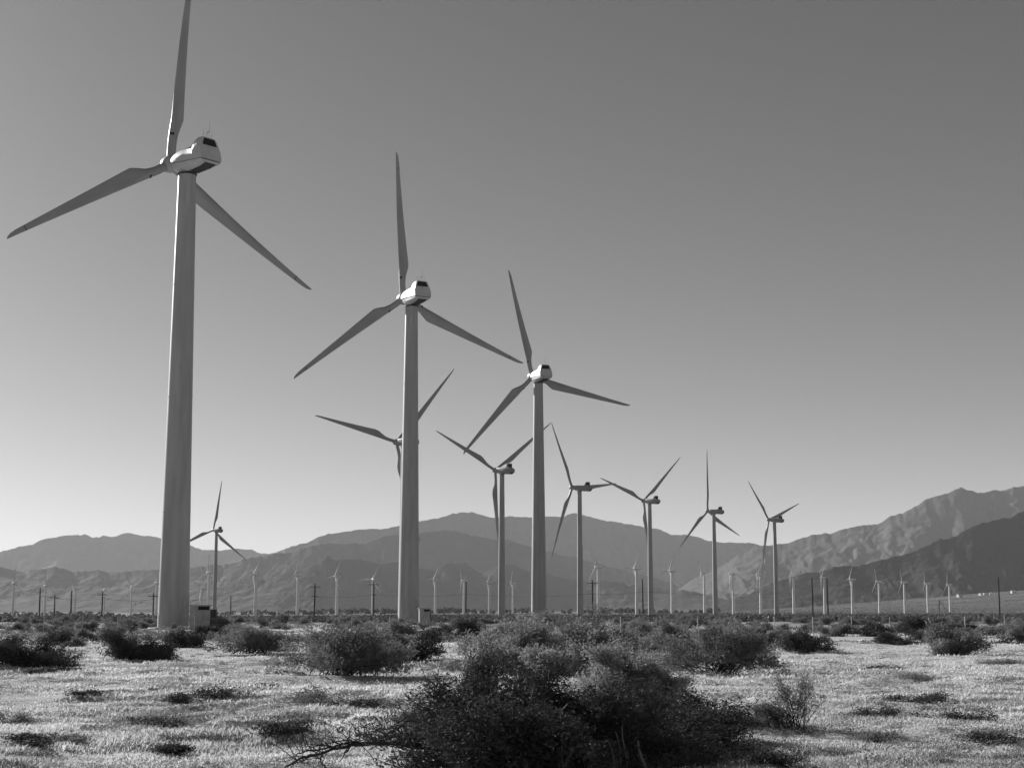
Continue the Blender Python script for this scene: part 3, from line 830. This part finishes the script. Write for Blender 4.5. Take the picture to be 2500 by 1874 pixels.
def shrub_arrays(seed, W, H, nst, ntw, nleaf, leaf, dome=1.0, droop=0.0, low=.12, clump=.05, thick=.012, lift=.35, squash=1.0):
    rng = np.random.default_rng(seed)
    # stems fan out from the root crown to an uneven dome
    az = rng.uniform(0, 2 * math.pi, nst); q = rng.uniform(0, 1, nst) ** .55
    ncl = max(5, nst // 9)
    caz = rng.uniform(0, 2 * math.pi, ncl); cq = rng.uniform(0, 1, ncl) ** .55; ch = rng.uniform(.42, 1.18, ncl)
    ci = rng.integers(0, ncl, nst); free = rng.random(nst) < .22
    az = np.where(free, az, caz[ci] + rng.normal(size=nst) * .20); q = np.where(free, q, np.clip(cq[ci] + rng.normal(size=nst) * .10, 0, 1))
    lump = np.where(free, rng.uniform(.7, 1.0, nst), ch[ci]) * (.80 + .4 * vnoise(np.cos(az) * 1.6 + 5, np.sin(az) * 1.6 + seed, seed)) * rng.uniform(.86, 1.08, nst)
    el = np.arccos(q * .97)                      # q=1: nearly horizontal
    ex = np.cos(az) * q * W / 2 * lump * 1.12; ey = np.sin(az) * q * W / 2 * lump * 1.12
    ez = H * np.sqrt(np.clip(1 - q ** 2, .02, 1)) ** 1.15 * lump * rng.uniform(.80, 1.16, nst)
    root = rng.normal(size=(nst, 3)) * [W * .09, W * .09, 0]
    end = np.stack([ex, ey, ez], 1)
    t = np.linspace(0, 1, 7)[None, :, None]
    S = root[:, None] * (1 - t) + end[:, None] * t
    S[:, :, 2] += (np.sin(t[..., 0] * math.pi) * (.10 * H) * (1 - q[:, None] * .2))
    wob = rng.normal(size=(nst, 7, 3)) * .022 * W / 2; wob[:, 0] = 0
    S = S + np.cumsum(wob, 1) * .8
    S[:, 0, 2] -= .05
    V1, F1 = tubes_np(S, rng.uniform(.7, 1.3, nst) * thick, thick * .3)
    # twigs from the upper part of each stem
    idx = np.repeat(np.arange(nst), ntw); n = len(idx)
    ft = rng.uniform(.22, 1.0, n) ** .8 * 6; i0 = np.minimum(ft.astype(int), 5); fr = (ft - i0)[:, None]
    st = S[idx, i0] * (1 - fr) + S[idx, i0 + 1] * fr
    d = S[idx, i0 + 1] - S[idx, i0]; d /= np.linalg.norm(d, axis=1, keepdims=True) + 1e-9
    d = d * .8 + rng.normal(size=(n, 3)) * .62; d[:, 2] += lift; d /= np.linalg.norm(d, axis=1, keepdims=True)
    ln = (rng.uniform(.10, .26, n) * (W + H) / 3.2)[:, None]
    tt = np.linspace(0, 1, 4)[None, :, None]
    Tw = st[:, None] + d[:, None] * ln[:, None] * tt + np.array([0, 0, 1]) * (tt ** 2) * ln[:, None] * (.18 - droop)
    Tw[:, :, 2] = np.maximum(Tw[:, :, 2], .02)
    V2, F2 = tubes_np(Tw, thick * .35, thick * .12)
    # leaves along twigs
    nt_ = max(nleaf // 20, 30); idx = rng.integers(0, n, nt_); u = rng.uniform(.05, 1.0, nt_) ** .6 * 3; i0 = np.minimum(u.astype(int), 2); fr = (u - i0)[:, None]
    C = Tw[idx, i0] * (1 - fr) + Tw[idx, i0 + 1] * fr + rng.normal(size=(nt_, 3)) * clump * H * .4
    C = np.repeat(C, 20, axis=0); C = C + rng.normal(size=C.shape) * leaf * 1.9
    C = C[C[:, 2] > low * H * rng.uniform(.1, 1.2, len(C))]
    V3, F3 = leaves_np(C, leaf, rng)
    # bring the whole plant to its measured width and height
    kz = H / np.percentile(V3[:, 2], 98.5)
    lox, hix = np.percentile(V3[:, 0], [1, 99]); kx = W / (hix - lox)
    for V in (V1, V2, V3):
        V[:, 0] = (V[:, 0] - (lox + hix) / 2) * kx; V[:, 1] *= kx * squash; V[:, 2] *= kz
    return (np.vstack([V1, V2]), np.vstack([F1, F2 + len(V1)])), (V3, F3)

def shrub(name, seed, W, H, label, cat, loc, leafmat=None, barkmat=None, group=None, rz=0, **kw):
    (bv, bf), (lv, lf) = shrub_arrays(seed, W, H, **kw)
    r = empty(name, loc, rz)
    mesh_obj('branches', bv, bf, barkmat or M_BARK, r)
    mesh_obj('foliage', lv, lf, leafmat or M_LEAF, r)
    tag(r, label, cat, group)
    return r

def at_base(px, base_y):
    """ground point whose foot shows at photo row base_y"""
    y = 1.7 * 3750 / (base_y - 1490)
    for _ in range(3):
        x = place(px, base_y, y)[0]; z = float(terrain(x, y)); y = (1.7 - z) * 3750 / (base_y - 1490)
    return (place(px, base_y, y)[0], y, z)

# the big foreground bush: dark mass in front, lighter crowns behind
p = at_base(1345, 1884)
shrub('creosote_bush', 31, 2.75, .90, 'largest dark bush at the bottom centre, nearest the viewer', 'bush', p, rz=0.0, squash=.8,
      nst=190, ntw=14, nleaf=150000, leaf=.019, thick=.015, clump=.075, low=.03)
p = at_base(1610, 1836)
shrub('creosote_bush', 32, 1.9, .62, 'dark bush joined to the right side of the largest foreground bush', 'bush', p,
      nst=110, ntw=12, nleaf=75000, leaf=.019, thick=.013, clump=.08, low=.04)
p = at_base(1530, 1745)
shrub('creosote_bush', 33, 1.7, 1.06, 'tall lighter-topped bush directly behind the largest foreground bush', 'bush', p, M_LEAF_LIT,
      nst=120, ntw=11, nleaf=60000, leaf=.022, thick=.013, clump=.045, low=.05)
p = at_base(1165, 1790)
shrub('creosote_bush', 34, .62, 1.08, 'narrow upright bush at the left shoulder of the largest foreground bush', 'bush', p,
      nst=34, ntw=9, nleaf=11000, leaf=.020, thick=.011, clump=.07, low=.2)
p = at_base(1110, 1775)
shrub('saltbush', 35, 1.9, .55, 'low pale twiggy bush left of the largest foreground bush, above the dead branches', 'bush', p, M_DRY,
      nst=60, ntw=9, nleaf=5000, leaf=.016, thick=.007, clump=.08, low=.05)

BUSH = [ # px, base, w_px, h_px, label, density
 (60,1624,250,80,'wide dark bush at the left edge, partly outside the picture'),
 (148,1572,80,34,'small bush behind the wide bush at the left edge'),
 (337,1611,150,76,'round bush before the foot of the largest turbine, a white stone at its left foot'),
 (452,1578,90,40,'low bush between the largest tower and the cabinet'),
 (505,1560,70,36,'low dark bush directly in front of the cabinet by the largest turbine'),
 (622,1589,185,64,'wide dark bush right of the largest turbine, its right end black'),
 (840,1642,290,124,'big bush left of the second largest turbine, throwing a long shadow to the right'),
 (995,1608,150,70,'bush joined behind the right side of the big bush below the second largest turbine'),
 (1142,1566,105,60,'bush between the second largest turbine and the third big turbine'),
 (1065,1553,70,24,'low bush by the small cabinet of the second largest turbine'),
 (1262,1640,260,132,'big light-topped bush below the foot of the third big turbine'),
 (1440,1615,230,112,'dark bush right of the third big turbine, right behind the big light-topped one'),
 (1370,1660,150,90,'bush in the gap between the big light-topped bush and the foreground bush'),
 (1735,1642,300,128,'big bush with a black underside, right of the foreground bush, long shadow to its right'),
 (1640,1590,150,80,'bush behind the left part of the big black-bottomed bush'),
 (1850,1580,90,45,'small bush behind the right end of the big black-bottomed bush'),
 (1968,1590,115,54,'dense dark dome-shaped bush, alone right of the centre'),
 (2180,1573,115,32,'low flat bush with a long thin shadow, between the dome-shaped bush and the right edge'),
 (2333,1597,115,72,'open bush with a dark trunk at the right, its shadow stretching to the right'),
 (2245,1549,95,46,'tall bush beside the fence at the right'),
 (2130,1552,120,36,'wide low bush behind the fence, right of the dome-shaped bush'),
 (2440,1548,110,26,'low pale bush at the right edge by the fence'),
 (2360,1545,90,26,'low bush between two fence posts near the right edge'),
]
for i, (px, by, w, h, lab) in enumerate(BUSH):
    p = at_base(px, by); s = p[1] / 3775.0
    W = w * s * 1.04; H = h * s * .88
    big = h > 60
    lf = M_LEAF_MID if px in (1735, 1640, 2333, 840, 2440, 1440, 622) else M_LEAF
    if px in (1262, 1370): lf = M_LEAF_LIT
    shrub('creosote_bush', 60 + i, W, H, lab, 'bush', p, lf, rz=0,
          nst=70 if big else 45, ntw=9, nleaf=34000 if h > 100 else (20000 if big else 9000), leaf=.022 + p[1] * .00042,
          thick=.012, clump=.085, low=.03)
# thin dry bushes and weeds in the clearing
p = at_base(1925, 1770)
shrub('dry_bush', 91, .95, .78, 'sparse twiggy bush on the bright ground right of the foreground bush', 'bush', p, M_LEAF_PALE,
      nst=26, ntw=8, nleaf=3400, leaf=.017, thick=.006, clump=.10, low=.1)
p = at_base(1850, 1765)
shrub('dry_bush', 92, .9, .35, 'low grey weeds at the left foot of the sparse twiggy bush', 'bush', p, M_LEAF_PALE,
      nst=30, ntw=7, nleaf=3000, leaf=.016, thick=.005, clump=.12, low=.05)
p = at_base(45, 1768)
shrub('dry_bush', 93, .8, .28, 'thin dry bush at the left edge of the clearing', 'bush', p, M_DRY,
      nst=60, ntw=6, nleaf=2200, leaf=.014, thick=.005, clump=.07, low=.1)
WEEDS = [(540,1700,170,34,'dark weed patch with stiff twigs in the left clearing'),(455,1706,90,20,'small grey weed patch left of the stiff-twigged one'),
 (800,1718,180,46,'broad dark weed patch below the big left bush'),(900,1724,120,26,'flat weed patch trailing right of the broad dark one'),
 (690,1782,110,34,'low weed clump left of the dead branches'),(745,1772,70,30,'small weed clump touching the low one by the dead branches'),
 (380,1762,130,22,'flat weed clump in the left foreground'),(75,1798,110,18,'flat weeds at the lower left edge'),(180,1800,70,14,'small flat weeds at the lower left'),
 (425,1645,120,14,'flat weeds below the round bush at the left'),(100,1640,60,14,'small weeds below the wide left-edge bush'),
 (1090,1633,90,26,'dark weeds on the bright patch right of the big left bush'),(2230,1706,150,22,'dark flat weeds at the right of the clearing'),
 (2330,1752,150,26,'dark weed patch at the lower right'),(2140,1800,90,28,'dense dark tuft at the lower right'),(2420,1800,110,22,'low dark tuft near the lower right corner'),
 (2150,1632,80,12,'flat weeds under the dome-shaped bush at the right'),(2250,1655,110,16,'flat weed strip on the bright ground at the right'),
 (2020,1588,60,14,'tiny weeds right of the dome-shaped bush'),(420,1822,80,18,'small weed tuft at the bottom left'),(60,1850,160,30,'dark weed mat in the bottom left corner'),
 (2130,1740,120,20,'grey weeds right of the sparse twiggy bush'),(640,1676,60,12,'tiny weeds in the middle of the left clearing'),(2280,1835,200,16,'low weeds near the bottom right'),
 (1900,1850,120,22,'low weeds right of the foreground bush at the bottom'),(220,1690,80,12,'tiny flat weeds left of the clearing'),(2460,1620,80,14,'flat weeds at the right edge')]
for i, (px, by, w, h, lab) in enumerate(WEEDS):
    p = at_base(px, by); s = p[1] / 3775.0
    W = w * s * 1.25; H = max(h * s * 1.1, .09)
    shrub('weed_clump', 140 + i, W, H, lab, 'weeds', p, (M_LEAF, M_LEAF, M_LEAF_MID)[i % 3], M_BARK, 'weed clumps in the clearing',
          nst=50, ntw=6, nleaf=2500, leaf=.013 + p[1] * .0003, thick=.004, clump=.30, low=.02)

# mid-ground scrub: individual copies of a few kinds
VAR = []
for i, (W, H) in enumerate([(2.0, 1.0), (2.4, 1.2), (1.6, .9), (2.2, .75), (1.5, .6), (1.8, 1.3)]):
    (bv, bf), (lv, lf) = shrub_arrays(300 + i, W, H, nst=40, ntw=6, nleaf=5200, leaf=.05, thick=.014, clump=.10, low=.02)
    b = mesh_obj('branches', bv, bf, M_BARK); l = mesh_obj('foliage', lv, lf, M_LEAF_MID if i not in (3, 4) else M_LEAF_PALE)
    VAR.append((b.data, l.data)); bpy.data.objects.remove(b); bpy.data.objects.remove(l)
ZONES = [(300, 'near the left edge'), (560, 'at the foot of the largest turbine'), (870, 'between the two largest turbines'),
         (1180, 'at the foot of the second largest turbine'), (1480, 'at the foot of the third big turbine'),
         (1790, 'below the last slim turbines'), (2120, 'in front of the dark ridge'), (9999, 'near the right edge')]
cnt = 0; rr = random.Random(5)
taken = []
while cnt < 255:
    t = rr.uniform(1.7 / 260, 1.7 / 76); y = 1.7 / t; az = rr.uniform(-.36, .36); x = az * y
    px = 1250 + 3775 * az
    if y < 140 and 640 < px < 830 and y > 95: 
        if rr.random() < .8: continue
    if y < 100 and rr.random() < .45: continue
    if abs(x + 31.6) < 2.5 and abs(y - 144.9) < 4 or abs(x + 14) < 2.5 and abs(y - 210.3) < 4: continue
    if 395 < px < 545 and y < 139 and rr.random() < .75: continue
    if any((x - a) ** 2 + (y - b) ** 2 < 1.0 for a, b in taken): continue
    taken.append((x, y)); k = rr.choice([0, 0, 1, 2, 2, 3, 3, 4, 4, 5]) ; s = rr.uniform(.55, 1.1) * (1.1 if y > 130 else .85)
    r = empty('scrub_bush', (x, y, float(terrain(x, y)) - .03), rr.uniform(0, 6.28))
    r.scale = (s, s, s * rr.uniform(.8, 1.1))
    link('branches', VAR[k][0], r); link('foliage', VAR[k][1], r)
    zn = [z for z in ZONES if px < z[0]][0][1]
    side = 'before' if y < 108 else ('just behind' if y < 150 else 'far behind')
    tone = 'pale low' if k in (3, 4) else ('tall dark' if k in (1, 5) else 'dark rounded')
    tag(r, tone + ' scrub bush ' + side + ' the fence, ' + zn, 'bush', tone + ' scrub ' + side + ' the fence, ' + zn)
    cnt += 1

def low_scrub():
    rng = np.random.default_rng(41)
    N = 1500
    t = rng.uniform(1.7 / 235, 1.7 / 80, N); y = 1.7 / t; az = rng.uniform(-.38, .38, N); x = az * y
    ok = (fbm(x / 16, y / 22, 61, 2) > .42); x = x[ok]; y = y[ok]; N = len(x)
    s = rng.uniform(.25, .62, N); K = 70
    o = rng.normal(size=(N, K, 3)); o /= np.linalg.norm(o, axis=2, keepdims=True); o *= rng.uniform(.5, 1, (N, K, 1)); o[:, :, 2] = np.abs(o[:, :, 2]) * .75
    C = (np.stack([x, y, terrain(x, y)], 1)[:, None] + o * s[:, None, None] * [1.5, 1.5, 1.0]).reshape(-1, 3)
    V, F = leaves_np(C, .075 + 0 * C[:, 0], rng, .9)
    tag(mesh_obj('low_scrub', V, F, M_LEAF_MID), 'low ground-hugging scrub filling the gaps between the bushes', None, None, 'stuff')
    # knee-high weeds and hollows in the clearing
    N = 8500
    t = rng.uniform(1.7 / 85, 1.7 / 13.5, N); y = 1.7 / t; az = rng.uniform(-.38, .38, N); x = az * y
    ok = (fbm(x / 4, y / 3, 71, 3) > .47); x = x[ok]; y = y[ok]; N = len(x)
    s = (.03 + .17 * rng.uniform(0, 1, N) ** 3) * (1 + y / 70); K = 64
    o = rng.normal(size=(N, K, 3)) * [.62, .62, .5]; o[:, :, 2] = np.abs(o[:, :, 2])
    C = (np.stack([x, y, terrain(x, y)], 1)[:, None] + o * s[:, None, None] * [3.2, 1.6, .7]).reshape(-1, 3)
    V, F = leaves_np(C, np.repeat(.010 + y * .0003, K), rng, .6)
    tag(mesh_obj('low_weeds', V, F, M_LEAF_MID), 'small dark weeds dotted through the dry grass', None, None, 'stuff')
low_scrub()

def far_scrub():
    rng = np.random.default_rng(77)
    N = 15000
    t = rng.uniform(1.7 / 1500, 1.7 / 230, N); y = 1.7 / t; az = rng.uniform(-.42, .42, N)
    n2 = 16000; y2 = rng.uniform(1000, 3000, n2); a2 = rng.uniform(.08, .42, n2)
    y = np.concatenate([y, y2]); az = np.concatenate([az, a2]); N += n2
    x = az * y; z = terrain(x, y); s = rng.uniform(.35, .8, N)
    K = 12
    off = rng.normal(size=(N, K, 3)) * [.9, .9, .42]; off[:, :, 2] = np.abs(off[:, :, 2])
    C = (np.stack([x, y, z], 1)[:, None] + off * s[:, None, None]).reshape(-1, 3)
    V, F = leaves_np(C, .34 + 0 * C[:, 0], rng, 1.0)
    tag(mesh_obj('far_scrub', V, F, M_SCRUB), 'scrub covering the plain out to the mountains', None, None, 'stuff')
far_scrub()

def tree_line():
    rng = np.random.default_rng(5)
    Cs = []
    for px in np.arange(-120, 1760, 5.0):
        d = vnoise(px / 70., 0., 3)
        if rng.random() > .35 + d * .8: continue
        y = 1750 + rng.uniform(-120, 120); x = (px + rng.uniform(-4, 4) - 1250) / 3775 * y; z = float(terrain(x, y))
        h = rng.uniform(3, 6.5) * (.7 + .5 * d)
        n = 60; o = rng.normal(size=(n, 3)); o /= np.linalg.norm(o, axis=1, keepdims=True); o *= rng.uniform(.4, 1, (n, 1)) ** .5
        Cs.append(np.array([x, y, z + h * .5]) + o * [h * .55, h * .5, h * .5])
    V, F = leaves_np(np.vstack(Cs), 1.0, rng, 1.1)
    tag(mesh_obj('tree_line', V, F, M_TREE), 'far line of dark trees at the foot of the mountains', None, None, 'stuff')
tree_line()

# ------------------------------------------------------------------ dead branches and pale stems in the foreground
def curvy(mb, pts, r0, r1, n=6, wob=.02, seg=5, rnd=random.Random(3)):
    P = [Vector(p) for p in pts]; out = []
    for a, b in zip(P[:-1], P[1:]):
        for k in range(seg):
            out.append(a.lerp(b, k / seg) + Vector([rnd.uniform(-wob, wob) for _ in range(3)]))
    out.append(P[-1]); m = len(out)
    mb.tube(out, [r0 + (r1 - r0) * i / (m - 1) for i in range(m)], n)
    return out
def BP(x, y, d): return place(650 + x * .2939, 1500 + y * .2939, d - 2.0)
db = empty('dead_branch', BP(900, 1070, 17.4))
tag(db, 'tangle of bare dark dead branches sprawling left from the foreground bush', 'dead branch')
base = Vector(db.location)
def rel(l): return [Vector(p) - base for p in l]
rnd = random.Random(9)
MAIN = [[(1500,1120,17.9),(1150,1075,17.5),(930,1065,17.3),(700,1085,17.2),(560,1110,17.1),(400,1165,17.0),(300,1180,16.9),(230,1225,16.8),(150,1275,16.7)],
        [(1600,900,18.2),(1480,850,18.0),(1400,835,17.9),(1280,865,17.8),(1160,888,17.6),(1060,960,17.4),(960,1010,17.3),(900,1065,17.3)],
        [(1160,888,17.6),(1000,950,17.6),(880,945,17.5)],
        [(1600,1000,18.0),(1300,960,17.9),(1050,1010,17.6),(930,1060,17.4),(780,1060,17.3),(640,1075,17.2),(480,1115,17.2),(330,1130,17.1),(250,1160,17.0)],
        [(940,1065,17.3),(860,1000,17.3),(800,990,17.2),(740,1010,17.2)],
        [(700,1080,17.2),(660,1150,17.1),(600,1225,16.9)],
        [(560,1110,17.1),(500,1085,17.1),(420,1090,17.1)],
        [(1500,880,18.1),(1380,960,17.8),(1280,1030,17.6),(1200,1100,17.4)],
        [(780,1060,17.3),(700,1040,17.3),(560,1055,17.3),(450,1085,17.2)],
        [(1450,720,18.6),(1420,650,18.6),(1360,600,18.7),(1340,570,18.7)],
        [(1450,720,18.6),(1520,680,18.6),(1600,690,18.6),(1640,720,18.5)],
        [(1440,730,18.6),(1500,830,18.3),(1560,900,18.2)],
        [(400,1165,17.0),(330,1190,17.0),(290,1235,16.9)], [(460,1150,17.0),(455,1200,16.95),(460,1240,16.9)]]
for k, l in enumerate(MAIN):
    mb = MB(); r0 = .022 if k in (0, 1) else (.017 if k in (3, 7) else .010)
    out = curvy(mb, rel([BP(*q) for q in l]), r0, r0 * .35, 6, .009, 5, rnd)
    for j in range(5 if len(l) < 5 else 24):
        i = rnd.randrange(2, len(out) - 1); a = out[i]; d = Vector((rnd.uniform(-1, .5), rnd.uniform(-.5, .5), rnd.uniform(-.5, .9))).normalized() * rnd.uniform(.1, .38)
        curvy(mb, [a, a + d * .5 + Vector((0, 0, .02)), a + d], .005, .002, 4, .012, 3, rnd)
    mb.build('branch', M_BARK, db, 60)

def knobbly(px, top, bot, d, lab, lean, wid=.02):
    a = Vector(place(px, bot, d)); b = Vector(place(px + lean, top, d)); a.z = min(a.z, float(terrain(a.x, a.y)) + .02) - .03
    mb = MB(); n = 22; rn = random.Random(int(px)); pts = []; rad = []
    for i in range(n):
        t = i / (n - 1); q = a.lerp(b, t) + Vector((.03 * math.sin(t * 5 + px), .01 * math.sin(t * 9), 0))
        pts.append(q - a); rad.append(wid * (1.1 - .65 * t) * rn.uniform(.65, 1.35))
    mb.tube(pts, rad, 7)
    for i in range(0):
        pass
    o = mb.build('cactus_stem' if False else 'stem', M_BARK_PALE, None, 60)
    r = empty('dried_plant', a); o.parent = r
    lf = np.array([pts[rn.randrange(3, n)] + Vector([rn.uniform(-.03, .03) for _ in range(3)]) for _ in range(160)])
    V, F = leaves_np(lf, .010, np.random.default_rng(int(px)), .8)
    mesh_obj('bracts', V, F, M_LEAF_PALE, r)
    if wid > .019:
        m2 = MB()
        q = pts[6]; m2.tube([q, q + Vector((.05, 0, .05)), q + Vector((.09, 0, .13))], [.012, .011, .006], 6); m2.build('side_stem', M_BARK_PALE, r, 60)
    tag(r, lab, 'dried plant', 'pale knobbly stems in front of the foreground bush')
knobbly(1286, 1848, 1890, 14.3, 'short thick pale knobbly stem, leftmost at the bottom of the foreground bush', -8, .024)
knobbly(1372, 1822, 1900, 14.3, 'pale knobbly stem leaning right, second from the left below the foreground bush', 22, .018)
knobbly(1512, 1804, 1885, 14.3, 'pale knobbly stem leaning left at the middle of the foreground bush', -32, .018)
knobbly(1508, 1852, 1900, 14.3, 'short stubby pale stem low under the middle of the foreground bush', 0, .026)
knobbly(1590, 1806, 1890, 14.3, 'pale knobbly stem with a curved foot, rightmost below the foreground bush', -26, .02)
# grey bare stems seen inside the dark bush
bs = empty('bare_stems', place(1375, 1830, 14.4)); b0 = Vector(bs.location)
for l in [[(1376,1905,14.4),(1372,1835,14.4),(1374,1800,14.4),(1368,1760,14.4),(1370,1735,14.4),(1385,1718,14.4)], [(1533,1905,14.4),(1530,1850,14.4),(1525,1820,14.4),(1518,1790,14.4),(1520,1768,14.4)],
          [(1520,1905,14.4),(1515,1845,14.4),(1512,1810,14.4),(1503,1785,14.4)], [(1508,1905,14.4),(1505,1832,14.4),(1460,1838,14.4),(1435,1840,14.4)], [(1500,1905,14.4),(1478,1816,14.4),(1455,1808,14.4),(1435,1800,14.4)],
          [(1540,1905,14.4),(1536,1870,14.4),(1534,1840,14.4),(1524,1815,14.4)]]:
    mb = MB(); curvy(mb, [Vector(place(*q)) - b0 for q in l], .009, .004, 5, .006, 3, rnd); mb.build('stem', M_BARK_PALE, bs, 60)
tag(bs, 'grey bare stems showing against the black inside of the foreground bush', 'bare stems')

# ------------------------------------------------------------------ dry grass over the clearing (uncountable)
def grass():
    rng = np.random.default_rng(99)
    N = 420000
    t = rng.uniform(1.7 / 120, 1.7 / 12.5, N); y = 1.7 / t; az = rng.uniform(-.40, .40, N); x = az * y
    x = x + rng.normal(size=N) * .02; 
    dens = fbm(x / 2.6, y / 2.2, 55, 3); small = fbm(x / .35, y / .35, 57, 2)
    keep = rng.random(N) < np.clip((dens - .36) * 3.6 + (small - .5) * 1.4 + .35, .10, 1)
    x = x[keep]; y = y[keep]; n = len(x); dens = dens[keep]; small = small[keep]
    z = terrain(x, y)
    h = rng.uniform(.018, .052, n) * (.6 + .9 * smooth(.35, .7, dens)) * (.6 + .8 * small) * (1 + smooth(20, 60, y) * .15)
    w = .0045 * np.maximum(1, y / 16) * rng.uniform(.7, 1.5, n)
    a = rng.uniform(0, 2 * math.pi, n); lx = rng.normal(size=n) * .75 * h + .25 * h; ly = rng.normal(size=n) * .6 * h
    dx = np.cos(a) * w; dy = np.sin(a) * w
    V = np.stack([np.stack([x - dx, y - dy, z - .01], 1), np.stack([x + dx, y + dy, z - .01], 1),
                  np.stack([x + dx * .8 + lx * .45, y + dy * .8 + ly * .45, z + h * .6], 1), np.stack([x - dx * .8 + lx * .45, y - dy * .8 + ly * .45, z + h * .6], 1),
                  np.stack([x + lx, y + ly, z + h], 1)], 1).reshape(-1, 3)
    i = np.arange(n) * 5
    F4 = np.stack([i, i + 1, i + 2, i + 3], 1)
    F3 = np.stack([i + 3, i + 2, i + 4], 1)
    me = bpy.data.meshes.new('dry_grass')
    me.vertices.add(len(V)); me.vertices.foreach_set('co', V.astype(np.float32).ravel())
    loops = np.concatenate([F4.ravel(), F3.ravel()]).astype(np.int32)
    me.loops.add(len(loops)); me.loops.foreach_set('vertex_index', loops)
    me.polygons.add(2 * n)
    me.polygons.foreach_set('loop_start', np.concatenate([np.arange(n) * 4, n * 4 + np.arange(n) * 3]).astype(np.int32))
    me.polygons.foreach_set('loop_total', np.concatenate([np.full(n, 4), np.full(n, 3)]).astype(np.int32))
    me.update(calc_edges=True); me.materials.append(M_GRASS)
    tag(link('dry_grass', me), 'short pale dry grass covering the clearing', None, None, 'stuff')
grass()
